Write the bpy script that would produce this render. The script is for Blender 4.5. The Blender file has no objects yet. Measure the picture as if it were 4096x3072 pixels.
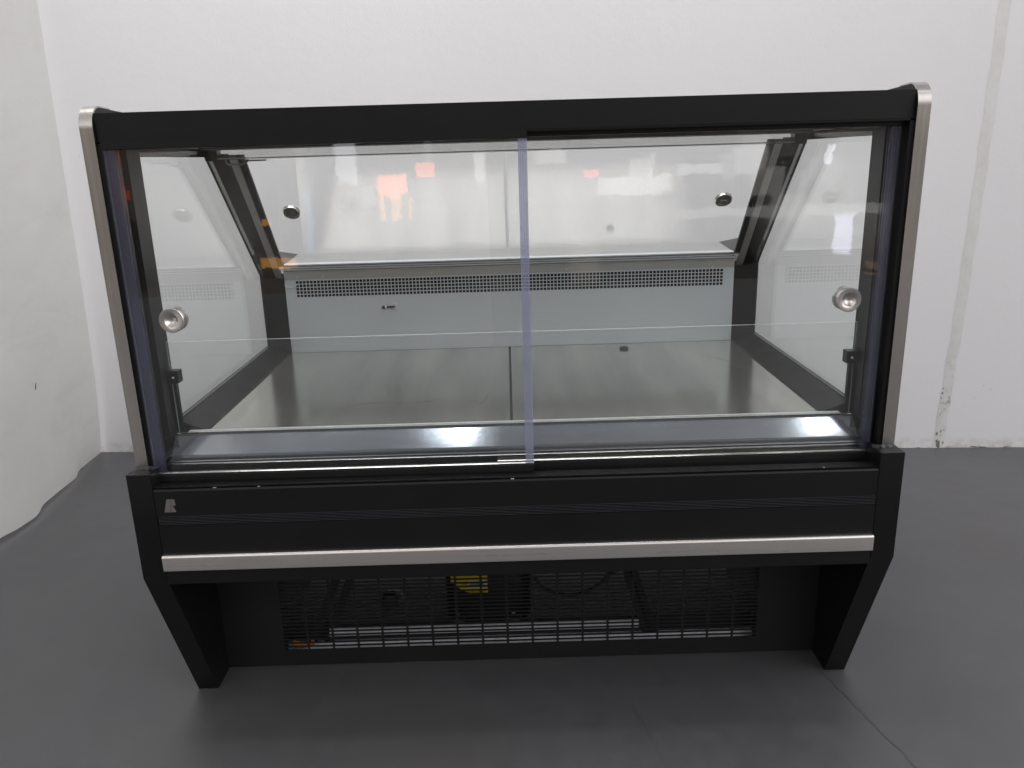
import bpy, bmesh, math, random
from mathutils import Vector, Matrix
random.seed(7)
S = bpy.context.scene
C = bpy.data.collections.new("scene"); S.collection.children.link(C)

# ------------------------------------------------------------------ materials
def nt(name):
    m = bpy.data.materials.new(name); m.use_nodes = True
    t = m.node_tree; b = t.nodes['Principled BSDF']
    return m, t, b
def noise(t, scale, detail=4, rough=.6, vec=None, dist=0):
    n = t.nodes.new('ShaderNodeTexNoise'); n.inputs['Scale'].default_value = scale
    n.inputs['Detail'].default_value = detail; n.inputs['Roughness'].default_value = rough
    n.inputs['Distortion'].default_value = dist
    if vec: t.links.new(vec, n.inputs['Vector'])
    return n
def objvec(t, scale=(1, 1, 1), rot=(0, 0, 0)):
    c = t.nodes.new('ShaderNodeTexCoord'); m = t.nodes.new('ShaderNodeMapping')
    m.inputs['Scale'].default_value = scale; m.inputs['Rotation'].default_value = rot
    t.links.new(c.outputs['Object'], m.inputs['Vector']); return m.outputs['Vector']
def ramp(t, src, stops):
    r = t.nodes.new('ShaderNodeValToRGB')
    while len(r.color_ramp.elements) < len(stops): r.color_ramp.elements.new(.5)
    for e, (p, c) in zip(r.color_ramp.elements, stops):
        e.position = p; e.color = (c[0], c[1], c[2], 1) if hasattr(c, '__len__') else (c, c, c, 1)
    t.links.new(src, r.inputs['Fac']); return r
def bump(t, b, src, strength, dist=.001):
    n = t.nodes.new('ShaderNodeBump'); n.inputs['Strength'].default_value = strength
    n.inputs['Distance'].default_value = dist
    t.links.new(src, n.inputs['Height']); t.links.new(n.outputs['Normal'], b.inputs['Normal']); return n
def mixc(t, fac, a, b, mode='MIX'):
    m = t.nodes.new('ShaderNodeMix'); m.data_type = 'RGBA'; m.blend_type = mode
    if isinstance(fac, (int, float)): m.inputs[0].default_value = fac
    else: t.links.new(fac, m.inputs[0])
    for i, v in ((6, a), (7, b)):
        if isinstance(v, tuple): m.inputs[i].default_value = (*v, 1)
        else: t.links.new(v, m.inputs[i])
    return m.outputs[2]
def math_n(t, op, a, b=None):
    m = t.nodes.new('ShaderNodeMath'); m.operation = op
    for i, v in enumerate((a, b)):
        if v is None: continue
        if isinstance(v, (int, float)): m.inputs[i].default_value = v
        else: t.links.new(v, m.inputs[i])
    return m.outputs[0]

def powder(name, col=(.0036, .0036, .0037), rough=.46, spec=.36, b=.08):
    m, t, p = nt(name)
    v = objvec(t); n = noise(t, 3, 5, .6, v)
    r = ramp(t, n.outputs['Fac'], [(.3, tuple(c * .85 for c in col)), (.75, tuple(c * 1.25 for c in col))])
    t.links.new(r.outputs[0], p.inputs['Base Color'])
    r2 = ramp(t, noise(t, 9, 6, .7, v).outputs['Fac'], [(.3, rough - .06), (.7, rough + .08)])
    t.links.new(r2.outputs[0], p.inputs['Roughness'])
    p.inputs['Specular IOR Level'].default_value = spec
    bump(t, p, noise(t, 900, 2, .5, v).outputs['Fac'], b, .0005)
    return m
def metal(name, col=(.6, .6, .6), rough=.25, stretch=(1, 60, 60), scale=12, var=.12, bstr=.05, metallic=1., aniso=0., blot=.14):
    m, t, p = nt(name)
    v = objvec(t, stretch)
    n = noise(t, scale, 6, .65, v)
    r = ramp(t, n.outputs['Fac'], [(.25, tuple(c * (1 - var) for c in col)), (.75, tuple(min(1, c * (1 + var)) for c in col))])
    t.links.new(r.outputs[0], p.inputs['Base Color'])
    big = noise(t, 4, 5, .65, objvec(t))
    s = math_n(t, 'ADD', math_n(t, 'MULTIPLY', n.outputs['Fac'], .12), math_n(t, 'MULTIPLY', big.outputs['Fac'], blot))
    s = math_n(t, 'ADD', s, rough - .06 - blot / 2)
    t.links.new(s, p.inputs['Roughness'])
    p.inputs['Metallic'].default_value = metallic
    p.inputs['Anisotropic'].default_value = aniso
    bump(t, p, n.outputs['Fac'], bstr, .0006)
    return m
def plain(name, col, rough=.5, metallic=0, spec=.5):
    m, t, p = nt(name)
    r = ramp(t, noise(t, 40, 4, .6, objvec(t)).outputs['Fac'], [(.3, tuple(c * .88 for c in col)), (.7, tuple(min(1, c * 1.08) for c in col))])
    t.links.new(r.outputs[0], p.inputs['Base Color'])
    p.inputs['Roughness'].default_value = rough; p.inputs['Metallic'].default_value = metallic
    p.inputs['Specular IOR Level'].default_value = spec
    return m
def glass(name, tint=(.994, .998, .996), f0=.042, smudge=.0025):
    # clear sheet: Schlick reflection over tinted transmission, the same from both sides
    m, t, p = nt(name); out = t.nodes['Material Output']; t.nodes.remove(p)
    tr = t.nodes.new('ShaderNodeBsdfTransparent'); tr.inputs[0].default_value = (*tint, 1)
    gl = t.nodes.new('ShaderNodeBsdfGlossy'); gl.inputs['Roughness'].default_value = 0.0
    gl.inputs[0].default_value = (1, 1, 1, 1)
    lw = t.nodes.new('ShaderNodeLayerWeight'); lw.inputs[0].default_value = .5
    f = math_n(t, 'POWER', lw.outputs['Facing'], 5.0)
    f = math_n(t, 'ADD', math_n(t, 'MULTIPLY', f, 1 - f0), f0)
    mx = t.nodes.new('ShaderNodeMixShader'); t.links.new(f, mx.inputs[0])
    t.links.new(tr.outputs[0], mx.inputs[1]); t.links.new(gl.outputs[0], mx.inputs[2])
    df = t.nodes.new('ShaderNodeBsdfDiffuse'); df.inputs[0].default_value = (.8, .82, .84, 1)
    v = objvec(t, (1, 1, .35), (0, .5, 0)); n = noise(t, 5, 8, .72, v, .6)
    r = ramp(t, n.outputs['Fac'], [(.45, 0.0), (.8, smudge * 2.5)])
    n2 = noise(t, 160, 2, .5, objvec(t)); r2 = ramp(t, n2.outputs['Fac'], [(.76, 0.0), (.79, .05)])
    sm = math_n(t, 'ADD', math_n(t, 'ADD', r.outputs[0], smudge * .4), r2.outputs[0])
    m2 = t.nodes.new('ShaderNodeMixShader'); t.links.new(sm, m2.inputs[0])
    t.links.new(mx.outputs[0], m2.inputs[1]); t.links.new(df.outputs[0], m2.inputs[2])
    t.links.new(m2.outputs[0], out.inputs[0])
    return m
def vinyl(name, tint, dcol, dfac):
    m, t, p = nt(name); out = t.nodes['Material Output']; t.nodes.remove(p)
    tr = t.nodes.new('ShaderNodeBsdfTransparent'); tr.inputs[0].default_value = (*tint, 1)
    gl = t.nodes.new('ShaderNodeBsdfGlossy'); gl.inputs['Roughness'].default_value = .12
    df = t.nodes.new('ShaderNodeBsdfDiffuse'); df.inputs[0].default_value = (*dcol, 1)
    a = t.nodes.new('ShaderNodeMixShader'); a.inputs[0].default_value = dfac
    t.links.new(tr.outputs[0], a.inputs[1]); t.links.new(df.outputs[0], a.inputs[2])
    lw = t.nodes.new('ShaderNodeLayerWeight'); lw.inputs[0].default_value = .5
    f = math_n(t, 'ADD', math_n(t, 'MULTIPLY', math_n(t, 'POWER', lw.outputs['Facing'], 5.0), .9), .05)
    b = t.nodes.new('ShaderNodeMixShader'); t.links.new(f, b.inputs[0])
    t.links.new(a.outputs[0], b.inputs[1]); t.links.new(gl.outputs[0], b.inputs[2])
    t.links.new(b.outputs[0], out.inputs[0]); return m

BLACK = powder('black powder coat')
BLACKG = powder('black gloss frame', (.004, .0038, .0037), .33, .36, .03)
BLACKB = powder('black base panel', (.0072, .0072, .0071), .5, .4, .5)
FRAME = powder('dark brown black frame', (.0075, .0066, .0060), .38, .4, .03)
STEEL = metal('brushed stainless', (.50, .475, .45), .25, (60, 60, 1), 3, .05, .01)      # vertical posts
STEELH = metal('brushed stainless bar', (.80, .77, .74), .30, (1, 60, 60), 5, .06, .02)
SHINY = metal('polished stainless sill', (.62, .61, .59), .18, (1, 60, 60))
PANEL = metal('grey blue steel liner', (.61, .655, .685), .42, (1, 40, 40), 12, .04, .03, .45, 0, .05)
CHAN = metal('satin steel channel', (.44, .465, .50), .11, (1, 80, 80), 10, .04, .03, .85, 0, .03)
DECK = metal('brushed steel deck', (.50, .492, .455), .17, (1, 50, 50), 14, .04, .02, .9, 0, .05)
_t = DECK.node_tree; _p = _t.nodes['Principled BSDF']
_n = noise(_t, 3.0, 5, .6, objvec(_t, (3.2, .35, 1))); _r = ramp(_t, _n.outputs['Fac'], [(.32, (.80, .80, .80)), (.5, (1, 1, 1)), (.70, (1.22, 1.21, 1.17))])  # streaks of reflected light along the deck, painted into the base colour
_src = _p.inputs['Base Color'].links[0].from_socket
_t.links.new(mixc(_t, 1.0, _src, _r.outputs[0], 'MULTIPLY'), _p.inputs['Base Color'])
ALU = metal('satin aluminium', (.66, .67, .68), .4, (1, 60, 60), 10, .05, .03, .8)
ALUD = metal('dull aluminium bracket', (.42, .405, .385), .42, (20, 20, 20), 6, .1, .03, .45)
def diffuser(name):
    m = vinyl(name, (.985, .99, .985), (.9, .9, .9), .22); t = m.node_tree
    d = [n for n in t.nodes if n.type == 'BSDF_DIFFUSE'][0]; tl = t.nodes.new('ShaderNodeBsdfTranslucent'); tl.inputs[0].default_value = (1, 1, 1, 1)
    sk = d.outputs[0].links[0].to_socket; t.links.new(tl.outputs[0], sk); return m
LAMPH = diffuser('translucent light cover')
WHITEP = plain('white plastic', (.62, .63, .63), .35)
GALV = metal('galvanised tray', (.50, .50, .52), .45, (8, 8, 8), 10, .2, .05, .8)
RUBBER = plain('black rubber', (.012, .012, .012), .6)
DARKGREY = plain('dark grey plastic', (.03, .03, .032), .45)
COPPER = metal('copper tube', (.55, .28, .18), .35, (5, 5, 5), 10, .2, .02, 1.)
YEL = plain('yellow label paper', (.60, .44, .01), .5)
WHI = plain('white label paper', (.55, .55, .55), .5)
INK = plain('black ink', (.01, .01, .01), .5)
ORG = plain('orange scrap', (.55, .19, .05), .6)
GL = glass('clear glass')
GLS = glass('greenish glass', (.980, .991, .988), .034, .004)
GEDGE = plain('glass edge', (.20, .26, .24), .15)
GEDGE_L = plain('bright polished glass edge', (.55, .58, .54), .15)
VIN = vinyl('clear bluish edge profile', (.93, .935, .965), (.62, .635, .80), .17)
VIND = vinyl('darker bluish edge profile', (.90, .90, .94), (.20, .205, .29), .10)  # darker copy of the clear strip, for the outer door edges

# ------------------------------------------------------------------ geometry helpers
def link(name, bm, mats, parent=None, smooth=False, bevel=0, seg=2):
    if bevel:
        es = [e for e in bm.edges if len(e.link_faces) == 2 and e.calc_face_angle(0) > .5]
        bmesh.ops.bevel(bm, geom=es, offset=bevel, segments=seg, profile=.6, affect='EDGES', clamp_overlap=True)
    bmesh.ops.recalc_face_normals(bm, faces=bm.faces)
    me = bpy.data.meshes.new(name); bm.to_mesh(me); bm.free()
    if not isinstance(mats, (list, tuple)): mats = [mats]
    for m in mats: me.materials.append(m)
    if smooth or bevel:
        me.polygons.foreach_set('use_smooth', [True] * len(me.polygons))
        if hasattr(me, 'set_sharp_from_angle'): me.set_sharp_from_angle(angle=math.radians(35))
    o = bpy.data.objects.new(name, me); C.objects.link(o)
    if parent: o.parent = parent
    return o
def add_box(bm, x0, x1, y0, y1, z0, z1, mi=0):
    vs = [bm.verts.new((x, y, z)) for x in (x0, x1) for y in (y0, y1) for z in (z0, z1)]
    fs = []
    for q in ((0, 1, 3, 2), (4, 6, 7, 5), (0, 4, 5, 1), (2, 3, 7, 6), (0, 2, 6, 4), (1, 5, 7, 3)):
        f = bm.faces.new([vs[i] for i in q]); f.material_index = mi; fs.append(f)
    return fs
def box(name, x0, x1, y0, y1, z0, z1, mat, parent=None, bevel=.0012):
    bm = bmesh.new(); add_box(bm, x0, x1, y0, y1, z0, z1); return link(name, bm, mat, parent, bevel=bevel)
def add_prism(bm, pts, x0, x1, mi=0, caps=True):
    """pts: (y,z) outline extruded along x"""
    a = [bm.verts.new((x0, y, z)) for y, z in pts]; b = [bm.verts.new((x1, y, z)) for y, z in pts]
    n = len(pts); fs = []
    for i in range(n):
        j = (i + 1) % n; fs.append(bm.faces.new((a[i], a[j], b[j], b[i])))
    if caps: fs += [bm.faces.new(a), bm.faces.new(b[::-1])]
    for f in fs: f.material_index = mi
    return fs
def prism(name, pts, x0, x1, mat, parent=None, bevel=.0012):
    bm = bmesh.new(); add_prism(bm, pts, x0, x1); return link(name, bm, mat, parent, bevel=bevel)
def add_ring_prism(bm, outer, inner, x0, x1, mi=0):
    """frame with a hole; outer and inner have the same count of points"""
    n = len(outer)
    V = [[bm.verts.new((x, y, z)) for y, z in P] for x in (x0, x1) for P in (outer, inner)]
    ao, ai, bo, bi = V
    for i in range(n):
        j = (i + 1) % n
        for q in ((ao[i], ao[j], ai[j], ai[i]), (bo[i], bi[i], bi[j], bo[j]), (ao[i], bo[i], bo[j], ao[j]), (ai[i], ai[j], bi[j], bi[i])):
            bm.faces.new(q).material_index = mi
def add_cyl(bm, c, axis, r, h, n=24, mi=0, r2=None):
    """closed cylinder starting at c along axis"""
    axis = Vector(axis).normalized(); q = axis.to_track_quat('Z', 'Y').to_matrix()
    c = Vector(c); r2 = r if r2 is None else r2
    a = [bm.verts.new(c + q @ Vector((r * math.cos(t), r * math.sin(t), 0))) for t in [2 * math.pi * i / n for i in range(n)]]
    b = [bm.verts.new(c + q @ Vector((r2 * math.cos(t), r2 * math.sin(t), h))) for t in [2 * math.pi * i / n for i in range(n)]]
    for i in range(n):
        j = (i + 1) % n; bm.faces.new((a[i], a[j], b[j], b[i])).material_index = mi
    bm.faces.new(a[::-1]).material_index = mi; bm.faces.new(b).material_index = mi
def add_lathe(bm, c, axis, prof, n=40, mi=0):
    """prof: (radius, height) list, open ends closed when radius 0"""
    axis = Vector(axis).normalized(); q = axis.to_track_quat('Z', 'Y').to_matrix(); c = Vector(c)
    rings = []
    for r, h in prof:
        if r < 1e-6: rings.append([bm.verts.new(c + q @ Vector((0, 0, h)))])
        else: rings.append([bm.verts.new(c + q @ Vector((r * math.cos(2 * math.pi * i / n), r * math.sin(2 * math.pi * i / n), h))) for i in range(n)])
    for A, B in zip(rings, rings[1:]):
        for i in range(n):
            j = (i + 1) % n
            if len(A) == 1 and len(B) == 1: continue
            if len(A) == 1: bm.faces.new((A[0], B[j], B[i])).material_index = mi
            elif len(B) == 1: bm.faces.new((A[i], A[j], B[0])).material_index = mi
            else: bm.faces.new((A[i], A[j], B[j], B[i])).material_index = mi
def add_tube(bm, pts, r, n=10, mi=0):
    pts = [Vector(p) for p in pts]; rings = []; up = Vector((0, 0, 1))
    for i, p in enumerate(pts):
        d = (pts[min(i + 1, len(pts) - 1)] - pts[max(i - 1, 0)]).normalized()
        u = d.cross(up); u = u.normalized() if u.length > .05 else Vector((1, 0, 0)); w = u.cross(d)
        rings.append([bm.verts.new(p + r * (u * math.cos(2 * math.pi * k / n) + w * math.sin(2 * math.pi * k / n))) for k in range(n)])
    for A, B in zip(rings, rings[1:]):
        for k in range(n):
            j = (k + 1) % n; bm.faces.new((A[k], A[j], B[j], B[k])).material_index = mi
    bm.faces.new(rings[0][::-1]).material_index = mi; bm.faces.new(rings[-1]).material_index = mi
def catmull(P, k=8):
    P = [Vector(p) for p in P]; Q = [P[0]] + P + [P[-1]]; out = []
    for i in range(1, len(Q) - 2):
        for s in range(k):
            t = s / k; a, b, c, d = Q[i - 1:i + 3]
            out.append(.5 * ((2 * b) + (c - a) * t + (2 * a - 5 * b + 4 * c - d) * t * t + (3 * b - a - 3 * c + d) * t ** 3))
    out.append(P[-1]); return out
def perforated(name, x0, x1, z0, z1, y, th, nx, nz, hw, hh, mat, parent, margins=(0, 0, 0, 0), rnd=False, axis='z'):
    """sheet in the xz plane (or xy when axis='y') at y with nx*nz punched holes; margins left,right,bottom,top stay solid"""
    bm = bmesh.new()
    def P(x, z, d): return (x, y + d, z) if axis == 'z' else (x, z, y + d)
    gx0, gx1, gz0, gz1 = x0 + margins[0], x1 - margins[1], z0 + margins[2], z1 - margins[3]
    px, pz = (gx1 - gx0) / nx, (gz1 - gz0) / nz
    def quad(a, b, c, d_):
        if b - a < 1e-6 or d_ - c < 1e-6: return
        bm.faces.new([bm.verts.new(P(*q, 0)) for q in ((a, c), (b, c), (b, d_), (a, d_))])
    quad(x0, gx0, z0, z1); quad(gx1, x1, z0, z1); quad(gx0, gx1, z0, gz0); quad(gx0, gx1, gz1, z1)
    for i in range(nx):
        for k in range(nz):
            a, b = gx0 + i * px, gx0 + (i + 1) * px; c, d = gz0 + k * pz, gz0 + (k + 1) * pz
            mx, mz = (a + b) / 2, (c + d) / 2; w, h = px * hw / 2, pz * hh / 2
            if rnd:
                top = [(mx + w, mz)] + [(mx + (w - h) + h * math.cos(t), mz + h * math.sin(t)) for t in (.6, 1.2)] + [(mx + (w - h), mz + h), (mx - (w - h), mz + h)] + \
                      [(mx - (w - h) - h * math.cos(t), mz + h * math.sin(t)) for t in (1.2, .6)] + [(mx - w, mz)]
            else: top = [(mx + w, mz), (mx + w, mz + h), (mx - w, mz + h), (mx - w, mz)]
            bot = [(p, 2 * mz - q) for p, q in top]
            tv = [bm.verts.new(P(*q, 0)) for q in top]; bv = [tv[0]] + [bm.verts.new(P(*q, 0)) for q in bot[1:-1]] + [tv[-1]]
            L, R_ = bm.verts.new(P(a, mz, 0)), bm.verts.new(P(b, mz, 0))
            A, B, Cc, D = [bm.verts.new(P(*q, 0)) for q in ((a, c), (b, c), (b, d), (a, d))]
            bm.faces.new([L] + tv[::-1] + [R_, Cc, D]); bm.faces.new([R_] + bv + [L, A, B])
            loop = tv + bv[-2:0:-1]; back = [bm.verts.new(v.co + (Vector((0, th, 0)) if axis == 'z' else Vector((0, 0, th)))) for v in loop]
            for s in range(len(loop)):
                e = (s + 1) % len(loop); bm.faces.new((loop[s], back[s], back[e], loop[e]))
    bm.normal_update()
    me = bpy.data.meshes.new(name); bm.to_mesh(me); bm.free(); me.materials.append(mat)
    o = bpy.data.objects.new(name, me); C.objects.link(o); o.parent = parent; return o
def screws(name, spots, axis, r, mat, parent):
    out = []
    for s in spots:
        bm = bmesh.new(); add_lathe(bm, s, axis, [(r, 0), (r * .95, r * .35), (r * .6, r * .6), (.0, r * .7)], 14)
        out.append(link(name, bm, mat, parent, smooth=True))
    return out
def tag(o, label, cat=None, group=None, kind=None):
    if label: o['label'] = label
    if cat: o['category'] = cat
    if group: o['group'] = group
    if kind: o['kind'] = kind
    return o
def text_mesh(name, s, size, mat, M, parent, extrude=.0003):
    cu = bpy.data.curves.new(name, 'FONT'); cu.body = s; cu.size = size; cu.extrude = extrude
    o = bpy.data.objects.new(name, cu); C.objects.link(o)
    dg = bpy.context.evaluated_depsgraph_get(); me = bpy.data.meshes.new_from_object(o.evaluated_get(dg))
    bpy.data.objects.remove(o); me.transform(M); me.materials.clear(); me.materials.append(mat)
    n = bpy.data.objects.new(name, me); C.objects.link(n); n.parent = parent; return n

# ------------------------------------------------------------------ the setting
# floor
m, t, p = nt('painted concrete floor')
v = objvec(t)
n1 = noise(t, 1.3, 8, .62, v, .4); n2 = noise(t, 14, 8, .7, v); 
c1 = ramp(t, n1.outputs['Fac'], [(.3, (.068, .068, .0725)), (.5, (.0795, .0793, .0840)), (.72, (.092, .0915, .0945))])
c2 = ramp(t, n2.outputs['Fac'], [(.25, (.90, .90, .90)), (.75, (1.08, 1.08, 1.08))])
col = mixc(t, 1.0, c1.outputs[0], c2.outputs[0], 'MULTIPLY')
wv = noise(t, .9, 6, .6, objvec(t, (1, 1, 1), (0, 0, 1))); st = ramp(t, wv.outputs['Fac'], [(.52, 0.0), (.70, .60)])
col = mixc(t, st.outputs[0], col, (.080, .070, .061))
sc = noise(t, 26, 6, .8, objvec(t, (1, 3.5, 1), (0, 0, .5)), .5); sr = ramp(t, sc.outputs['Fac'], [(.70, 0.0), (.76, .6)])
col = mixc(t, sr.outputs[0], col, (.042, .041, .040))
dk = noise(t, 70, 3, .6, v); dr = ramp(t, dk.outputs['Fac'], [(.71, 0.0), (.75, .5)])
col = mixc(t, dr.outputs[0], col, (.036, .035, .033))
t.links.new(col, p.inputs['Base Color'])
rr = ramp(t, n2.outputs['Fac'], [(.3, .42), (.7, .58)]); t.links.new(rr.outputs[0], p.inputs['Roughness'])
bump(t, p, noise(t, 60, 6, .7, v).outputs['Fac'], .12, .002)
FLOORM = m
bm = bmesh.new(); vs = [bm.verts.new(q) for q in ((-7, -6, 0), (7, -6, 0), (7, 4, 0), (-7, 4, 0))]; bm.faces.new(vs)
fl = link('floor', bm, FLOORM); tag(fl, 'grey painted concrete floor with faint stains and scratches', kind='structure')
# pale scratches on the floor
SCR = plain('scratch in floor paint', (.080, .080, .082), .5)
def decal_line(bm, P, w, z):
    P = [Vector((*q, z)) for q in P]
    L = []
    for i, q in enumerate(P):
        d = (P[min(i + 1, len(P) - 1)] - P[max(i - 1, 0)]).normalized(); s = Vector((-d.y, d.x, 0)) * w * (.4 + .6 * random.random())
        L.append((bm.verts.new(q + s), bm.verts.new(q - s)))
    for a, b in zip(L, L[1:]): bm.faces.new((a[0], b[0], b[1], a[1]))
bm = bmesh.new()
def jig(a, b, n, j): return [(a[0] + (b[0] - a[0]) * i / n + random.uniform(-j, j), a[1] + (b[1] - a[1]) * i / n) for i in range(n + 1)]
decal_line(bm, jig((.70, .12), (.82, -.42), 26, .004), .0016, .0015)
decal_line(bm, jig((.245, .02), (.30, -.26), 16, .003), .0007, .0015)
o = link('floor_scratches', bm, SCR, fl)

# wall frame: local x runs along the wall
WA = Vector((-1.7726, 1.758, 0)); WB = Vector((2.0364, 1.4951, 0)); TW = (WB - WA).normalized(); NW = Vector((TW.y, -TW.x, 0))
def W(s, d, z): return WA + TW * s + NW * d + Vector((0, 0, z))     # d: towards the room
m, t, p = nt('white painted concrete wall')
v = objvec(t)
n1 = noise(t, .8, 5, .6, v); c1 = ramp(t, n1.outputs['Fac'], [(.3, (.775, .765, .778)), (.7, (.81, .80, .812))])
sp = noise(t, 34, 3, .55, v); sr = ramp(t, sp.outputs['Fac'], [(.765, 0.0), (.79, .55)])
col = mixc(t, sr.outputs[0], c1.outputs[0], (.33, .32, .31))
sepz = t.nodes.new('ShaderNodeSeparateXYZ'); t.links.new(v, sepz.inputs[0])
dirtm = ramp(t, sepz.outputs['Z'], [(0.0, .85), (.05, .0)])       # splashes and grime along the skirting
dn = noise(t, 22, 6, .75, v); dd = ramp(t, dn.outputs['Fac'], [(.42, 0.0), (.62, 1.0)])
col = mixc(t, math_n(t, 'MULTIPLY', dirtm.outputs[0], dd.outputs[0]), col, (.50, .44, .38))
t.links.new(col, p.inputs['Base Color']); p.inputs['Roughness'].default_value = .55
h = math_n(t, 'ADD', math_n(t, 'MULTIPLY', noise(t, 190, 4, .6, v).outputs['Fac'], .5), noise(t, 22, 5, .6, v).outputs['Fac'])
bump(t, p, h, .22, .0035)
WALLM = m
m, t, p = nt('grubby joint sealant')
v = objvec(t)
n1 = noise(t, 14, 8, .75, v); c1 = ramp(t, n1.outputs['Fac'], [(.3, (.64, .625, .61)), (.6, (.73, .72, .715))])
n2 = noise(t, 30, 5, .75, v); s2 = t.nodes.new('ShaderNodeSeparateXYZ'); t.links.new(v, s2.inputs[0])
mm = ramp(t, s2.outputs['Z'], [(0.0, 1.0), (.45, 0.0)]); nn = ramp(t, n2.outputs['Fac'], [(.55, 0.0), (.62, 1.0)])
col = mixc(t, math_n(t, 'MULTIPLY', mm.outputs[0], nn.outputs[0]), c1.outputs[0], (.22, .20, .18))
t.links.new(col, p.inputs['Base Color']); p.inputs['Roughness'].default_value = .5
bump(t, p, noise(t, 50, 6, .8, v).outputs['Fac'], .4, .0025)
SEAL = m
def sm(z): return 3.484 + .0265 * z + .006 * math.sin(2.3 * z)   # centre of the joint
bm = bmesh.new(); hw = .0165; Z = [0, .1, .2, .35, .5, .8, 1.1, 1.4, 1.7, 2.2, 3.6]
def strip(fa, fb, da, db):
    A = [bm.verts.new(W(fa(z), da, z)) for z in Z]; B = [bm.verts.new(W(fb(z), db, z)) for z in Z]
    for i in range(len(Z) - 1): bm.faces.new((A[i], B[i], B[i + 1], A[i + 1]))
strip(lambda z: -3.5, lambda z: sm(z) - hw, 0, 0)
strip(lambda z: sm(z) - hw, lambda z: sm(z) - hw + .004, 0, -.006)
strip(lambda z: sm(z) - hw + .004, lambda z: sm(z) + hw - .004, -.006, -.006)
strip(lambda z: sm(z) + hw - .004, lambda z: sm(z) + hw, -.006, 0)
strip(lambda z: sm(z) + hw, lambda z: 7.5, 0, 0)
bmesh.ops.remove_doubles(bm, verts=bm.verts, dist=1e-5)
wl = link('wall', bm, WALLM); tag(wl, 'white painted concrete wall behind the display case', kind='structure')
bm = bmesh.new()
L = []
zz = [i * .02 for i in range(0, 181)]
for z in zz:
    wob = .0015 * math.sin(z * 31) + random.uniform(-.001, .001)
    L.append([bm.verts.new(W(sm(z) + x + wob, d, z)) for x, d in ((-hw - .0035, .0006), (-.006, .0018), (.004, .0024), (hw + .0035, .0006))])
for a, b in zip(L, L[1:]):
    for i in range(3): bm.faces.new((a[i], a[i + 1], b[i + 1], b[i]))
o = link('wall_joint', bm, SEAL, wl, smooth=True); tag(o, 'vertical sealed joint in the wall, chipped and dirty near the floor')
# chips and flaked paint beside the joint and along the floor line
bm = bmesh.new()
def blob(bm, c, ax, ay, r, n=9):
    c = Vector(c); V = [bm.verts.new(c + ax * r * random.uniform(.5, 1.2) * math.cos(2 * math.pi * i / n) + ay * r * random.uniform(.5, 1.2) * math.sin(2 * math.pi * i / n)) for i in range(n)]
    bm.faces.new(V)
for z, ds, r in ((.015, 0, .011), (.03, -.008, .006), (.06, -.012, .005), (.07, .002, .004), (.23, -.016, .004), (.25, -.015, .003), (.21, -.017, .003), (.3, .01, .002), (.02, .018, .004)):
    blob(bm, W(sm(z) + ds, .0025, z), TW * .8, Vector((0, 0, 1.5)), r)
for s in [random.uniform(3.2, 4.6) for _ in range(16)]: blob(bm, W(s, .002, random.uniform(.001, .006)), TW * 3, Vector((0, 0, .5)), random.uniform(.003, .007))
for s, z in ((3.06 + .70, .42), (3.63, .26), (3.60, .21), (3.66, .245), (.9, .9), (3.3, 1.14)): blob(bm, W(s, .002, z), TW, Vector((0, 0, .6)), .0022)
o = link('wall_chips', bm, plain('bare dirty concrete', (.20, .18, .16), .8), wl); tag(o, 'small dark chips where the paint has flaked off')

# white sheet along the left
m, t, p = nt('white vinyl sheet')
v = objvec(t)
n1 = noise(t, 1.6, 7, .65, v, .5); c1 = ramp(t, n1.outputs['Fac'], [(.3, (.74, .735, .72)), (.7, (.80, .795, .78))])
n2 = noise(t, 6, 8, .75, objvec(t, (1, .5, 1.6), (.6, 0, 0)), 1.0); r2 = ramp(t, n2.outputs['Fac'], [(.52, 0.0), (.75, .35)])
col = mixc(t, r2.outputs[0], c1.outputs[0], (.64, .61, .57))
t.links.new(col, p.inputs['Base Color']); p.inputs['Roughness'].default_value = .5
bump(t, p, noise(t, 5, 4, .5, v).outputs['Fac'], .25, .02)
SHEET = m
def lerp_tab(T, y):
    T = sorted(T)
    if y <= T[0][0]: return T[0][1:]
    for a, b in zip(T, T[1:]):
        if y <= b[0]:
            k = (y - a[0]) / (b[0] - a[0]); k = k * k * (3 - 2 * k)
            return tuple(a[i] + (b[i] - a[i]) * k for i in range(1, len(a)))
    return T[-1][1:]
SB = [(1.745, -1.772, .003), (1.68, -1.765, .006), (1.54, -1.748, .013), (1.42, -1.716, .012), (1.31, -1.702, .020), (1.19, -1.694, .022), (1.07, -1.668, .016), (.99, -1.668, .020), (.88, -1.680, .026), (.4, -1.69, .03), (-.6, -1.69, .03), (-1.6, -1.70, .03)]
bm = bmesh.new(); ys = [1.738 - i * .03 for i in range(112)]; zs = [0, .01, .03, .06, .1, .16, .25, .4, .6, .9, 1.2, 1.5, 1.8, 2.3, 3.4]
rows = []
for y in ys:
    bx, bz = lerp_tab(SB, y); r = []
    for z in zs:
        top = -1.745 + .024 * z
        k = math.exp(-z / .22); x = top * (1 - k) + bx * k + .006 * math.sin(y * 4.1 + z * 1.3) * (1 - k)
        curl = .010 * math.exp(-z / .02)
        yy = y
        if y > 1.70: x += .0 
        r.append(bm.verts.new((x - curl * .5, yy - .012 * math.sin(z * 1.4) * (1 if y > 1.7 else 0), bz + z)))
    rows.append(r)
for a, b in zip(rows, rows[1:]):
    for i in range(len(zs) - 1): bm.faces.new((a[i], b[i], b[i + 1], a[i + 1]))
bmesh.ops.solidify(bm, geom=bm.faces[:], thickness=.004)
sh = link('backdrop_sheet', bm, SHEET, smooth=True)
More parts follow.
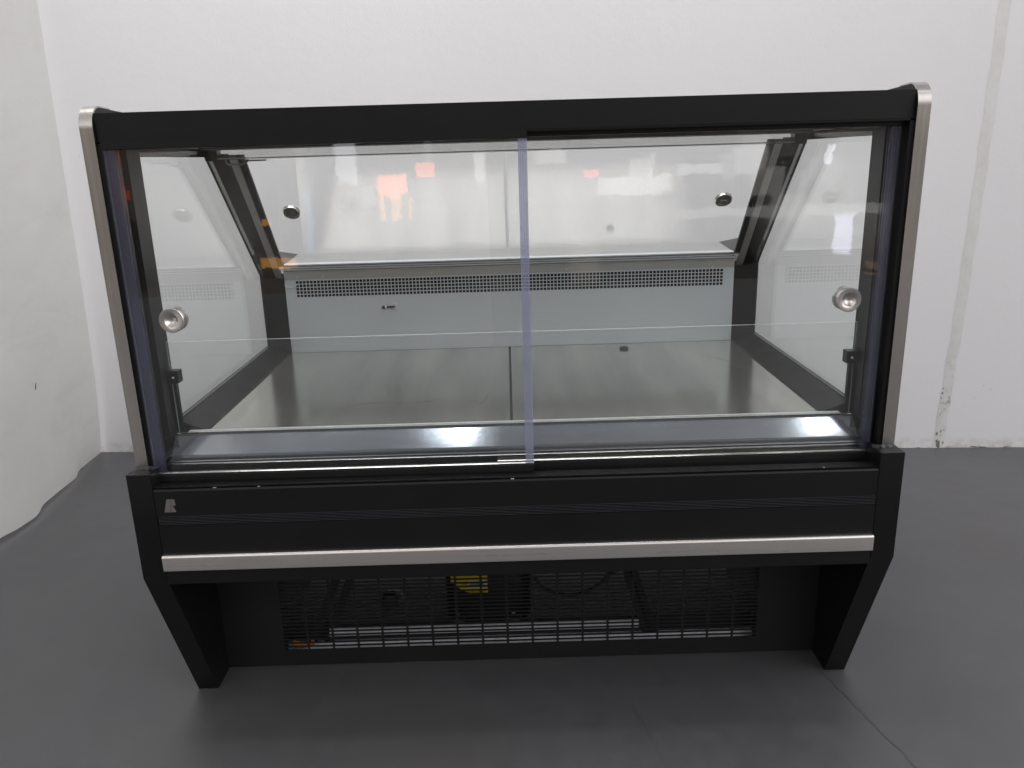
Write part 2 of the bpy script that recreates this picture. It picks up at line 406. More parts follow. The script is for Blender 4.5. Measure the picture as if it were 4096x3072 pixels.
tag(sh, 'large white sheet hanging down the left side, its wavy bottom edge just above the floor', 'backdrop')
bm = bmesh.new(); blob(bm, (-1.7315, 1.30, .425), Vector((0, 1, .9)).normalized() * .5, Vector((0, .3, 1)), .018)
o = link('dark_mark', bm, INK, sh); o.data.transform(Matrix.Translation((.009, 0, 0)))

# ------------------------------------------------------------------ THE DISPLAY CASE
case = bpy.data.objects.new('refrigerated_display_case', None); C.objects.link(case); case.empty_display_size = .3
tag(case, 'black and stainless refrigerated display case with two sliding glass doors, standing before the white wall', 'display case')

# ---- lower side panels with tapered feet
LP = [(-.04, .6016), (-.04, .379), (.1217, 0.0), (.80, 0.0), (.80, .05), (1.00, .36), (1.02, .6016)]
for s in (-1, 1):
    bm = bmesh.new(); add_prism(bm, LP, s * .7074, s * .7536)
    link('side_panel', bm, BLACK, case, bevel=.002)
    # smear of sealant on the ledge where the post stands
    bm = bmesh.new()
    P = []
    for i in range(13): P.append((s * (.705 + .044 * i / 12), -.006 - .010 * abs(math.sin(i * .9)) * random.uniform(.6, 1.1), .6022))
    for i in range(12): 
        a, b = P[i], P[i + 1]
        V = [bm.verts.new(q) for q in (a, b, (b[0], -.001, .6050), (a[0], -.001, .6050))]; bm.faces.new(V)
    bmesh.ops.remove_doubles(bm, verts=bm.verts, dist=1e-5)
    link('sealant_bead', bm, plain('smeared black sealant', (.045, .045, .05), .22), case, smooth=True)

# ---- fascia with grooves
FY, FX = -.0392, .7066
gz = [.5108, .5076, .5044, .5012, .4978, .4946]
prof = [(-.0042 + .004, .5700), (-.034, .5700), (-.0375, .5690), (FY, .5655)]
for z in gz: prof += [(FY, z + .0010), (FY + .0022, z + .0006), (FY + .0022, z - .0006), (FY, z - .0010)]
prof += [(FY, .3650), (FY + .0015, .3635), (.02, .3635), (.02, .380), (-.0002, .380)]
bm = bmesh.new(); add_prism(bm, prof, -FX, FX); fascia = link('front_fascia', bm, BLACK, case, bevel=0)
tag(fascia, 'wide black fascia with fine horizontal grooves')
# glints on the groove edges, painted as thin paler ridges
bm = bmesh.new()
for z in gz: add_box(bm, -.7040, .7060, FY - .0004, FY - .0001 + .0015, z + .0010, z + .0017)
link('groove_glints', bm, plain('groove edge glints', (.06, .06, .07), .35), fascia)
bm = bmesh.new()
bar = [(FY, .431), (FY - .003, .431)] + [(FY - .003 - .006 * math.sin(a), .425 + .006 * math.cos(a)) for a in [i * math.pi / 14 for i in range(1, 8)]] + [ (FY - .009, .3985), (FY - .0075, .3971), (FY, .3971)]
add_prism(bm, bar, -.7066, .7066); o = link('trim_bar', bm, STEELH, case, smooth=True); tag(o, 'brushed stainless strip across the black front')
# emblem: two slanted letter shapes
bm = bmesh.new()
for poly in ([(-.6820, .5497), (-.6760, .5497), (-.6722, .5385), (-.6770, .5345), (-.6785, .5226), (-.6894, .5228)],
             [(-.6754, .5495), (-.6671, .5493), (-.6662, .5366), (-.6712, .5364)],
             [(-.6764, .5340), (-.6722, .5378), (-.6668, .5229), (-.6775, .5226)]):
    add = [bm.verts.new((x, FY - .0004, z)) for x, z in poly]; b2 = [bm.verts.new((x, FY - .0022, z)) for x, z in poly]
    n = len(poly); bm.faces.new(b2); bm.faces.new(add[::-1])
    for i in range(n): bm.faces.new((add[i], add[(i + 1) % n], b2[(i + 1) % n], b2[i]))
o = link('emblem', bm, plain('grey metal emblem', (.19, .18, .17), .35, .3), fascia); tag(o, 'small grey metal emblem of two slanted letters')
# paint chips on the top edge of the fascia
for x, w in ((-.590, .006), (-.503, .004), (-.01, .006)):
    box('paint_chip', x, x + w, FY + .001, FY + .006, .5698, .5706, WHITEP, fascia, 0)

# ---- recessed base panel with slotted grille
perforated('base_grille', -.7074, .7074, .004, .3635, .196, .0018, 19, 26, .93, .60, BLACKB, case,
           margins=(.7074 - .569, .7074 - .569, .0405, .3635 - .004 - .0405 - 26 * .0099), rnd=True)
# machine compartment
CGREY = powder('grey compartment paint', (.20, .20, .20), .5)
box('compartment_tray', -.66, .66, .203, .76, .004, .010, CGREY, case, .001)
GALV2 = metal('galvanised strip', (.66, .67, .71), .4, (8, 8, 8), 10, .2, .05, .3)
prism('base_rail', [(.236, .0108), (.250, .031), (.256, .031), (.256, .0108)], -.574, .574, GALV2, case, .001)
box('rail_shadow_gap', -.574, .574, .2585, .262, .0105, .075, RUBBER, case, 0)  # black panel added to keep the gap between the rails dark
prism('cross_member', [(.238, .0530), (.242, .0700), (.252, .0715), (.252, .0530)], -.468, .292, GALV2, case, .001)
for s in (-1, 1): box('compartment_wall', s * .690, s * .7062, .198, .78, .004, .362, BLACKB, case, 0)
box('rear_base_panel', -.70, .70, .765, .775, .130, .36, CGREY, case, 0)
box('tub_underside', -.7060, .7060, .022, .80, .3665, .42, BLACK, case, 0)
bm = bmesh.new()
sections = [(.050, .94), (.060, 1.0), (.15, 1.0), (.20, .97), (.235, .80), (.25, .45)]
n = 36; rings = []
for z, k in sections:
    rings.append([bm.verts.new((-.078 + .108 * k * math.copysign(abs(math.cos(a)) ** .6, math.cos(a)), .360 + .100 * k * math.copysign(abs(math.sin(a)) ** .6, math.sin(a)), z)) for a in [2 * math.pi * i / n for i in range(n)]])
for A, B in zip(rings, rings[1:]):
    for i in range(n): bm.faces.new((A[i], A[(i + 1) % n], B[(i + 1) % n], B[i]))
bm.faces.new(rings[0][::-1]); bm.faces.new(rings[-1])
comp = link('compressor', bm, plain('black compressor paint', (.004, .004, .004), .45), case, smooth=True); tag(comp, 'black compressor behind the slots with a yellow label')
LX0, LX1, LZ0, LZ1, LY = -.1655, -.0760, .146, .205, .2570
bm = bmesh.new(); P = [(LX1, LZ0), (LX1, LZ1), (LX0, LZ1), (LX0, LZ0 + .036), (LX0 + .012, LZ0 + .024), (LX0 + .028, LZ0 + .012), (LX0 + .045, LZ0 + .004), (LX0 + .06, LZ0)]
V = [bm.verts.new((x, LY, z)) for x, z in P]; B2 = [bm.verts.new((x, LY + .001, z)) for x, z in P]; bm.faces.new(V); bm.faces.new(B2[::-1])
for i in range(len(P)): bm.faces.new((V[i], V[(i + 1) % len(P)], B2[(i + 1) % len(P)], B2[i]))
lab = link('yellow_label', bm, YEL, comp)
bm = bmesh.new(); add_box(bm, LX1 - .047, LX1 - .002, LY - .0012, LY - .0006, LZ0 + .019, LZ0 + .037)
link('barcode_ground', bm, WHI, comp)
bm = bmesh.new(); x = LX1 - .043
while x < LX1 - .008:
    w = random.choice((.0006, .0009, .0014)); add_box(bm, x, x + w, LY - .0018, LY - .0013, LZ0 + .021, LZ0 + .035); x += w + random.choice((.0007, .001, .0014))
link('barcode_bars', bm, INK, comp)
RX = Matrix.Rotation(math.pi / 2, 4, 'X')
text_mesh('label_text', '// 27  2 23', .0105, INK, Matrix.Translation((LX1 - .050, LY - .0016, LZ0 + .004)) @ RX, comp)
text_mesh('label_text', 'Rev', .007, INK, Matrix.Translation((LX1 - .060, LY - .0016, LZ0 + .028)) @ RX, comp)
for x in (-.152, -.015):
    bm = bmesh.new(); add_lathe(bm, (x, .262, .076), (0, 0, 1), [(0, 0), (.020, 0), (.016, .008), (.006, .009), (.006, .014), (0, .015)], 18); link('rubber_mount', bm, RUBBER, case, smooth=True)
    bm = bmesh.new(); add_cyl(bm, (x, .258, .090), (0, -.5, 1), .0045, .006, 6); link('mount_nut', bm, ALU, case)
bm = bmesh.new(); add_tube(bm, catmull([(-.318, .250, .168), (-.305, .246, .172), (-.292, .245, .170), (-.284, .245, .160), (-.282, .246, .148), (-.285, .250, .140)]), .0028); link('steel_loop', bm, plain('tarnished silver tube', (.30, .26, .25), .35, .6), case, smooth=True)
bm = bmesh.new(); add_lathe(bm, (-.318, .262, .118), (0, 0, 1), [(0, 0), (.020, 0), (.020, .02), (.014, .035), (0, .036)], 20); link('dryer_cap', bm, RUBBER, case, smooth=True)
bm = bmesh.new(); add_tube(bm, catmull([(.040, .262, .185), (.060, .255, .160), (.10, .25, .143), (.145, .25, .142), (.185, .25, .160), (.222, .26, .188), (.25, .27, .195)]), .0042); link('power_cable', bm, plain('black cable', (.003, .003, .003), .5), case, smooth=True)
STRUT = plain('dark grey strut', (.024, .024, .025), .4)
for s, tops in ((-1, ((-.432, -.512), (-.398, -.474))), (1, ((.256, .312), (.272, .330)))):
    for a, b in tops:
        bm = bmesh.new(); V = []
        for x, z in ((b, .034), (a, .225)):
            for dx in (-.011, .011):
                for dy in (.2445, .2475): V.append(bm.verts.new((x + dx, dy, z)))
        for f in ((0, 1, 3, 2), (4, 6, 7, 5), (0, 4, 5, 1), (2, 3, 7, 6), (0, 2, 6, 4), (1, 5, 7, 3)): bm.faces.new([V[i] for i in f])
        link('slanted_strut', bm, STRUT, case)
    bm = bmesh.new()
    P = [(s * .585, .345), (s * .47, .345), (s * .50, .190), (s * .545, .175), (s * .585, .150)]
    V = [bm.verts.new((a, .222, c)) for a, c in P]; V2 = [bm.verts.new((a, .226, c)) for a, c in P]; bm.faces.new(V); bm.faces.new(V2)
    for i in range(5): bm.faces.new((V[i], V[(i + 1) % 5], V2[(i + 1) % 5], V2[i]))
    link('corner_gusset', bm, plain('grey gusset', (.045, .045, .047), .45), case)
bm = bmesh.new()
for k in range(7):
    x = -.555 + k * .007; add_box(bm, x, x + .0068, .226 + .0008 * k, .2295 + .0008 * k, .030 + random.uniform(-.004, .004), .040 + random.uniform(0, .014))
link('orange_scrap', bm, ORG, case)

# ---- stainless sill, tracks
prism('lower_track', [(-.036, .571), (-.0365, .5735), (-.0345, .5735), (-.0340, .5722), (-.004, .5550), (-.002, .5480), (.0225, .5480), (.0235, .5540), (.0250, .5540), (.0255, .5480), (.0350, .5480), (.0350, .5400), (-.030, .5400), (-.030, .571)], -.7262, .7262, BLACK, case, .0004)
prism('door_sill', [(.0365, .540), (.0365, .5885), (.0350, .5900), (.0350, .5925), (.0375, .5940), (.0400, .5940), (.0400, .540)], -.7262, .7262, SHINY, case, .0006)
screws('track_screw', [(.655, -.017, .5610)], (0, -.4, 1), .0055, ALU, case)
screws('track_screw', [(.60, -.0350, .5735)], (0, 0, 1), .0018, WHITEP, case)

# ---- air channel and slotted strip
o = prism('air_channel', [(.0870, .6430), (.0720, .6455), (.0700, .6440), (.0712, .6415), (.0415, .6102), (.0395, .6100), (.0388, .6016), (.0410, .5960), (.080, .5960), (.090, .6400)], -.6952, .6952, CHAN, case, .0005)
tag(o, 'sloping satin steel channel below the inner glass')
perforated('slotted_strip', -.672, .672, .0745, .0915, .6470, -.004, 122, 1, .86, .30, WHITEP, case, margins=(.02, .02, .0035, .003), axis='y')

# ---- deck pans
def pan(x0, x1):
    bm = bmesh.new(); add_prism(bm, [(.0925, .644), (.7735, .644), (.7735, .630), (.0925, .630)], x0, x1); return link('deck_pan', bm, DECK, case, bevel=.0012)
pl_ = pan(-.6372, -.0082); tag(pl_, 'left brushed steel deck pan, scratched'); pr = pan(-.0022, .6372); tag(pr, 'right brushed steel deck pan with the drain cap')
box('deck_gap_shadow_bed', -.0081, -.0023, .0935, .772, .625, .634, RUBBER, case, 0)
bm = bmesh.new(); add_lathe(bm, (.3165, .703, .6442), (0, 0, 1), [(.0125, 0), (.0125, .004), (.010, .006), (.0075, .0055), (.007, .001), (0, .001)], 28); link('drain_cap', bm, RUBBER, pr, smooth=True)
SCRD = plain('deck scratch', (.16, .16, .155), .5, .5)
for pts, w, par in (([(-.36 + .013 * i, .245 + .010 * math.sin(i * .5) + .001 * i) for i in range(16)], .0009, pl_), (jig((-.075, .22), (-.055, .30), 6, .003), .0007, pl_),
                   ([(.50 + .012 * i, .62 - .012 * i - .0008 * i * i) for i in range(9)], .0006, pr)):
    bm = bmesh.new(); decal_line(bm, pts, w, .6449); link('scratch', bm, SCRD, par)

# ---- insulated tub around
for s in (-1, 1):
    box('tub_side', s * .6400, s * .7060, .0930, .80, .4202, .6430, BLACK, case, 0)
    # side liner ledge from the glass down to the deck
    bm = bmesh.new(); V = [(s * .6935, .0935, .6660), (s * .6935, .7700, .6660), (s * .6373, .7735, .6445), (s * .6373, .0935, .6445), (s * .6935, .0935, .6436), (s * .6935, .7700, .6436)]
    q = [bm.verts.new(c) for c in V]
    bm.faces.new((q[0], q[1], q[2], q[3])); bm.faces.new((q[0], q[3], q[4])); bm.faces.new((q[1], q[5], q[2])); bm.faces.new((q[4], q[3], q[2], q[5])); bm.faces.new((q[0], q[4], q[5], q[1]))
    link('side_liner', bm, FRAME, case)
    bm = bmesh.new(); add_box(bm, s * .6374, s * .6390, .0940, .772, .6447, .6475); link('liner_gasket', bm, RUBBER, case)
    bm = bmesh.new(); V = [(s * .6935, .7640, .6662), (s * .6373, .7738, .6447), (s * .6373, .7738, .8560), (s * .6935, .7640, .8660)]
    q = [bm.verts.new(c) for c in V] + [bm.verts.new((c[0], .79, c[2])) for c in V]
    for f in ((0, 1, 2, 3), (4, 7, 6, 5), (0, 4, 5, 1), (1, 5, 6, 2), (2, 6, 7, 3), (3, 7, 4, 0)): bm.faces.new([q[i] for i in f])
    link('corner_liner', bm, FRAME, case)
prism('tub_front', [(.0411, .5400), (.0411, .5958), (.0800, .5958), (.0800, .5400)], -.7058, .7058, BLACK, case, 0)
box('tub_floor', -.6395, .6395, .0802, .80, .4203, .60, BLACK, case, 0)

# ---- back panel, perforated vent, rail, shelf
box('back_panel', -.6368, .6368, .7740, .7760, .6445, .8042, PANEL, case, 0)
perforated('vent_grille', -.6368, .6368, .8043, .8790, .7740, .0012, 121, 5, .78, .76, PANEL, case, margins=(.030, .030, .0007, .8790 - .8043 - .0007 - .0482))
box('vent_cavity', -.6366, .6366, .80, .803, .70, .878, BLACKB, case, 0)
screws('panel_screw', [(x, .7738, z) for x, z in ((-.599, .8641), (-.528, .8634), (-.22, .864), (.1618, .8643), (.575, .858), (-.630, .6560), (.6234, .6545))], (0, -1, 0), .0032, ALU, case)
box('vent_flange', -.6368, .6368, .7722, .7738, .8560, .8785, metal('grey flange', (.46, .465, .46), .35, (1, 60, 60), 12, .08, .03, .7), case, .0004)
rp = [(.766, .8790)]
for i in range(4):
    z = .8800 + i * .0048; rp += [(.7645, z), (.7645, z + .0032), (.7680, z + .0034), (.7680, z + .0046)]
rp += [(.7645, .8995), (.7700, .9005), (.800, .9005), (.800, .8790)]
o = prism('glass_rail', rp, -.634, .634, metal('ribbed aluminium', (.66, .68, .71), .4, (1, 60, 60), 10, .05, .03, .45), case, 0); bm = bmesh.new()
for z in (.8812, .8880, .8945): add_box(bm, -.6335, .6335, .7636, .7646, z, z + .0017)  # dark strips standing in for the shade inside the grooves
link('rail_groove_shade', bm, DARKGREY, o)
tag(o, 'ribbed aluminium rail along the foot of the sloping glass')
box('outer_shelf', -.7050, .7050, .8005, 1.028, .8700, .9000, metal('shelf steel', (.54, .54, .535), .36, (1, 50, 50), 10, .05, .03, .85), case, .002)
prism('outer_cladding', [(1.00, .869), (1.028, .869), (.998, .365), (.80, .365), (.80, .42), (.96, .42)], -.7060, .7060, BLACK, case, 0)
for s in (-1, 1):
    bm = bmesh.new(); V = [(s * .657, 1.027, .9006), (s * .634, .790, .9006), (s * .705, .790, .945), (s * .705, 1.027, .909), (s * .705, .790, .9006), (s * .705, 1.027, .9006)]
    q = [bm.verts.new(c) for c in V]; 
    for f in ((0, 1, 2, 3), (1, 4, 2), (0, 3, 5), (0, 5, 4, 1), (2, 4, 5, 3)): bm.faces.new([q[i] for i in f])
    link('shelf_end_cap', bm, powder('grey black end cap', (.05, .05, .052), .4), case)
# temperature probe
bm = bmesh.new(); add_lathe(bm, (-0.3310, .7738, .7722), (0, -1, 0), [(.0115, 0), (.0115, .002), (.0075, .0035), (.004, .003), (0, .003)], 24)
pb = link('probe_grommet', bm, WHITEP, case, smooth=True)
bm = bmesh.new(); add_tube(bm, catmull([(-0.3310, .7700, .7722), (-0.3370, .7660, .7728), (-0.3450, .766, .7716), (-0.3510, .768, .7722), (-0.3530, .768, .7722)]), .0030, 10)
add_tube(bm, [(-0.3570, .768, .7715), (-0.3575, .768, .7715), (-0.3650, .769, .7708), (-0.3655, .769, .7708)], .0046, 10); link('probe_lead', bm, RUBBER, pb, smooth=True)
bm = bmesh.new(); add_tube(bm, [(-0.3520, .768, .7720), (-0.3570, .768, .7715)], .0044, 10); link('probe_sleeve', bm, WHITEP, pb, smooth=True)

# ---- upper end frames (black), with side glass and stainless edge strip
G0, G1 = (.470, 1.2000), (.800, .8590)          # line of the sloping glass in (y,z)
def outer_profile(yf):
    arc = [(yf + .032 - .032 * math.cos(a), 1.240 + .038 * math.sin(a)) for a in [i * math.pi / 2 / 8 for i in range(9)]]
    return arc
win = [(.0989, .6675), (.0989, 1.1923), (.4639, 1.1923), (.7755, .8702), (.7755, .6675)]
arc = outer_profile(.003)
outerA = [(.003, .6020)] + arc + [(.30, 1.268), (.520, 1.240), (.848, .9008), (.848, .6020)]
# ring needs equal counts: walk the window outline and repeat points
innerA = [win[0]] + [win[1]] * len(arc) + [win[2], win[2], win[3], win[4]]
for s in (-1, 1):
    cshape = [(.003, .6020)] + arc + [(.30, 1.268), (.520, 1.240), (.520, 1.2102), (.0970, 1.2102), (.0970, .6250), (.848, .6250), (.848, .6020)]
    bm = bmesh.new(); add_prism(bm, cshape, s * .7267, s * .7480)
    ef = link('end_frame', bm, BLACK, case)
    tag(ef, 'black end frame with a side window and a stainless front edge')
    # inner part of the frame, behind the side glass
    bm = bmesh.new(); oi = [(.0430, .6445), (.0430, 1.2090), (.5010, 1.2090), (.8160, .8835), (.8160, .6445)]
    add_ring_prism(bm, oi, win, s * .6992, s * .7060)
    link('window_border', bm, FRAME, ef)
    box('front_post', s * .6940, s * .6991, .0432, .0972, .6480, 1.2088, FRAME, ef, 0)
    bm = bmesh.new(); pane = [(.0975, .6680), (.0975, 1.2085), (.4760, 1.2085), (.7770, .8800), (.7770, .6680)]
    fs = add_prism(bm, pane, s * .6945, s * .6990)
    link('side_glass', bm, GLS, ef)
    bm = bmesh.new(); pane2 = [(.0960, .6650), (.0960, 1.1950), (.4650, 1.1950), (.7780, .8705), (.7780, .6650)]
    # stainless strip on the front edge, carried over the rounded top
    bm = bmesh.new()
    pts = [(-.0010, .6030)] + [(.031 - .0355 * math.cos(a) + .0035, 1.240 + .0405 * math.sin(a)) for a in [i * math.pi / 2 / 14 for i in range(15)]] + [(.075, 1.2785)]
    th = [(.0030, .6030)] + [(.035 - .0315 * math.cos(a), 1.240 + .0380 * math.sin(a)) for a in [i * math.pi / 2 / 14 for i in range(15)]] + [(.075, 1.2765)]
    add_prism(bm, pts + th[::-1], s * .7262, s * .7500)
    link('edge_trim', bm, STEEL, ef, bevel=.0006)
    # door jamb, black, beside the doors
    bm = bmesh.new(); add_box(bm, s * .7185, s * .7262, .0040, .0425, .5745, 1.2200)
    link('door_jamb', bm, BLACKG, ef)

# ---- top beam, canopy
box('top_beam', -.7258, .7258, .0070, .0480, 1.2188, 1.2670, BLACK, case, .0015)
prism('canopy_front', [(.0485, 1.2190), (.0485, 1.2665), (.110, 1.2630), (.110, 1.2190)], -.7258, .7258, BLACK, case)
prism('canopy_rear', [(.3400, 1.2120), (.3400, 1.2425), (.515, 1.2360), (.515, 1.2120)], -.7258, .7258, BLACK, case)
bm = bmesh.new(); add_prism(bm, [(.1105, 1.2400), (.1105, 1.2460), (.3395, 1.2405), (.3395, 1.2345)], -.7255, .7255); link('top_glass', bm, GL, case)
prism('upper_track', [(.0040, 1.2183), (.0040, 1.2150), (.0060, 1.2150), (.0060, 1.2165), (.0200, 1.2165), (.0200, 1.2080), (.0215, 1.2080), (.0215, 1.2165), (.0395, 1.2165), (.0395, 1.2075), (.0415, 1.2075), (.0480, 1.2183)], -.7258, .7258, BLACKG, case, 0)
box('canopy_lip', -.672, .672, .3400, .4520, 1.2065, 1.2119, BLACK, case, 0)
box('rail_groove', -.672, .672, .4530, .4545, 1.1865, 1.1890, ALUD, case, 0)
# light housing / top glass rail
o = prism('top_glass_rail', [(.4700, 1.2110), (.4560, 1.2095), (.4540, 1.2070), (.4560, 1.1950), (.4590, 1.1940), (.4605, 1.1885), (.4575, 1.1875), (.4575, 1.1845), (.4640, 1.1845), (.4640, 1.1900), (.4640, 1.2080)], -.672, .672, LAMPH, case, .0004)
tag(o, 'pale aluminium rail holding the top of the sloping glass')
for s in (-1, 1):
    bm = bmesh.new(); V = []
    for x, k in ((s * .6722, 0), (s * .7005, .004)):
        V.append([bm.verts.new((x, y, z + k * (1 if z > 1.2 else 0))) for y, z in ((.4530, 1.1830), (.4530, 1.2100), (.4830, 1.2100), (.4830, 1.1830))])
    for i in range(4): bm.faces.new((V[0][i], V[0][(i + 1) % 4], V[1][(i + 1) % 4], V[1][i]))
    bm.faces.new(V[0][::-1]); bm.faces.new(V[1]); link('rail_end_cap', bm, BLACKG, case)

# ---- sloping customer glass in two panes, brackets, buttons
ty, tz = (G1[0] - G0[0]), (G1[1] - G0[1]); ln = math.hypot(ty, tz); ty, tz = ty / ln, tz / ln; ny, nz = -tz, ty   # normal pointing out and up
if nz < 0: ny, nz = -ny, -nz
def sl(a, d): return (G0[0] + ty * a + ny * d, G0[1] + tz * a + nz * d)     # a along the slope, d outwards
for x0, x1 in ((-.690, -.0035), (.0015, .690)):
    bm = bmesh.new(); fs = add_prism(bm, [sl(-.012, .0), sl(ln - .02, .0), sl(ln - .02, .006), sl(-.012, .006)], x0, x1)
    for f in fs:
        if abs(f.calc_center_median().x - x0) < 1e-4 or abs(f.calc_center_median().x - x1) < 1e-4: f.material_index = 1
    link('front_glass', bm, [GL, GEDGE], case)
for s in (-1, 1):
    bm = bmesh.new()
    def sq(a0, a1, xa0, xb0, xa1, xb1, d0, d1):
        V = []
        for a, (xa, xb) in ((a0, (xa0, xb0)), (a1, (xa1, xb1))):
            for x in (xa, xb):
                for d in (d0, d1):
                    y, z = sl(a, d); V.append(bm.verts.new((s * x, y, z)))
        for f in ((0, 1, 3, 2), (4, 6, 7, 5), (0, 4, 5, 1), (2, 3, 7, 6), (0, 2, 6, 4), (1, 5, 7, 3)): bm.faces.new([V[i] for i in f])
    sq(.004, ln + .012, .632, .650, .6455, .6640, -.010, -.0015)
    br = link('glass_bracket', bm, ALUD, case, bevel=.0008); tag(br, 'dull metal bracket strip down the edge of the sloping glass')
    bm = bmesh.new()
    for k in range(4): sq(.004, ln - .06, .6145 + k * .0042, .6170 + k * .0042, .6290 + k * .0040, .6315 + k * .0040, -.0085 + .001 * (k % 2), -.0015)
    sq(.004, ln - .06, .6145, .632, .6290, .6455, -.0045, -.0012)
    link('ribbed_gasket', bm, DARKGREY, br)
    y, z = sl(ln + .001, -.0102); screws('bracket_screw', [(s * .656, y, z)], (0, -ny, -nz), .0042, ALU, br)
    # dark cover between bracket and frame
    bm = bmesh.new(); sq(-.0, ln + .006, .650, .6940, .6640, .6940, -.004, -.0015); link('edge_cover', bm, BLACKG, br)
    # round metal button through the sloping glass
    a = math.hypot(.5995 - G0[0], 1.0495 - G0[1]) + .010; y, z = sl(a, 0)
    bm = bmesh.new(); add_lathe(bm, (s * .5560, y, z), (0, -ny, -nz), [(0, -.0070), (.0205, -.0070), (.022, -.0060), (.022, -.001), (.0205, .0002), (.0165, .0002), (.0155, -.0012), (0, -.0012)], 40)
    bt = link('glass_button', bm, metal('dark nickel', (.20, .195, .18), .22, (1, 1, 1), 20), case, smooth=True)
    bm = bmesh.new(); add_lathe(bm, (s * .5560, y, z), (0, -ny, -nz), [(.0222, -.0010), (.0222, .0004), (.0208, .0012), (.0200, .0010)], 40); link('button_rim', bm, SHINY, bt, smooth=True)
    if s > 0:
        bm = bmesh.new(); add_box(bm, -.009, .009, -.0015, .0015, -.0010, .0002)
        o = link('button_slot', bm, ALU, bt); q = Vector((0, -ny, -nz)).to_track_quat('Z', 'Y'); o.data.transform(Matrix.Translation((s * .5560, y, z)) @ q.to_matrix().to_4x4())
# loose cable end hanging below the top rail at the left, loose wire at the left bracket foot
bm = bmesh.new(); add_tube(bm, catmull([(-.655, .462, 1.186), (-.650, .455, 1.177), (-.633, .452, 1.173), (-.612, .452, 1.176), (-.600, .455, 1.184)]), .0028); link('loose_cable', bm, plain('grey cable', (.35, .36, .36), .4), case, smooth=True)
box('cable_clip', -.615, -.560, .4555, .4570, 1.1800, 1.1838, plain('clear clip', (.42, .42, .41), .3), case, .0003)
bm = bmesh.new(); add_tube(bm, catmull([(-.642, .782, .846), (-.630, .768, .838), (-.615, .765, .836), (-.603, .768, .842), (-.595, .7735, .844)]), .0018); link('loose_wire', bm, WHITEP, case, smooth=True)

# ---- inner guard glass with clips
bm = bmesh.new(); fs = add_box(bm, -.6893, .6893, .0765, .0815, .6475, .8373)
for f in fs:
    c = f.calc_center_median()
    if abs(c.z - .8373) < 1e-4: f.material_index = 1
    elif abs(abs(c.x) - .6893) < 1e-4: f.material_index = 2
gg = link('guard_glass', bm, [GL, GEDGE_L, GEDGE], case); tag(gg, 'low upright glass pane standing behind the sliding doors')
for s in (-1, 1):
    bm = bmesh.new(); add_box(bm, s * .6715, s * .6940, .0690, .0900, .7540, .7790); cl = link('glass_clip', bm, BLACKG, gg, bevel=.002)
    screws('clip_screw', [(s * .6820, .0690, .7655)], (0, -1, 0), .0028, ALU, cl)
    bm = bmesh.new(); add_box(bm, s * .6835, s * .6925, .083, .0925, .6480, .7535); link('glass_stop', bm, BLACKG, gg)

# ---- sliding doors
def door(x0, x1, y, strips, rail_x, zt=1.2060, zb=.5800, name=''):
    bm = bmesh.new(); fs = add_box(bm, x0, x1, y, y + .005, zb, zt)
    for f in fs:
        if abs(f.normal.x) > .5 or abs(abs(f.calc_center_median().x) - abs(x0)) < 1e-4 and f.calc_area() < .01: f.material_index = 1
    for f in fs:
        c = f.calc_center_median()
        f.material_index = 1 if (abs(c.x - x0) < 1e-4 or abs(c.x - x1) < 1e-4) else 0
    d = link('sliding_door', bm, [GL, GEDGE], case)
    for a, b, mt in strips:
        bm = bmesh.new()
        add_box(bm, a, b, y - .0035, y - .0008, zb - .002, zt - .002); add_box(bm, a, b, y + .0058, y + .0085, zb - .002, zt - .002)
        e = (a if abs(a) > abs(x0 if a < 0 else x1) - .004 and a < 0 else b)
        for k in (.25, .5, .75): add_box(bm, a + (b - a) * k - .0005, a + (b - a) * k + .0005, y - .0048, y - .0036, zb - .002, zt - .002)
        link('edge_strip', bm, mt, d)
    bm = bmesh.new(); add_prism(bm, [(y - .0060, zt + .0130), (y - .0060, zt - .0010), (y - .0045, zt - .0022), (y + .0095, zt - .0022), (y + .0110, zt - .0010), (y + .0110, zt + .0130)] if name == 'L' else
                                [(y - .0040, zt + .0095), (y - .0040, zt - .0004), (y + .0090, zt - .0004), (y + .0090, zt + .0095)], *rail_x)
    link('top_rail', bm, BLACK, d, bevel=.0005)
    return d
DL = door(-.7165, .0362, .0045, [(-.7168, -.6945, VIND), (.0203, .0366, VIN)], (-.7170, .0366), name='L')
tag(DL, 'left sliding glass door in the front track with clear edge strips')
DR = door(-.0357, .7130, .0262, [(.6940, .7135, VIND)], (-.0357, .7134), zt=1.2070, name='R')
tag(DR, 'right sliding glass door in the rear track')
def bottom_rail(d, x0, x1, y, z1, z0):
    bm = bmesh.new(); add_prism(bm, [(y - .0075, z0 + .004), (y - .0065, z0), (y + .0115, z0), (y + .0115, z1), (y + .0060, z1 + .0012), (y - .0010, z1 + .0012), (y - .0060, z1 - .0030), (y - .0075, z1 - .014), (y - .0050, z1 - .0150)], x0, x1)
    link('bottom_rail', bm, BLACK, d, bevel=.0004)
    bm = bmesh.new(); add_prism(bm, [(y - .0046, z1 - .0006), (y - .0012, z1 + .0014), (y + .0000, z1 + .0022), (y - .0020, z1 + .0020), (y - .0050, z1 + .0004)], x0, x1)
    link('rail_lip', bm, SHINY, d)
bottom_rail(DL, -.7100, .0366, .0045, .5868, .5490)
bottom_rail(DR, -.0357, .7100, .0262, .5835, .5470)
HM = metal('spun aluminium pull', (.66, .63, .61), .3, (1, 1, 1), 30, .05, .02)
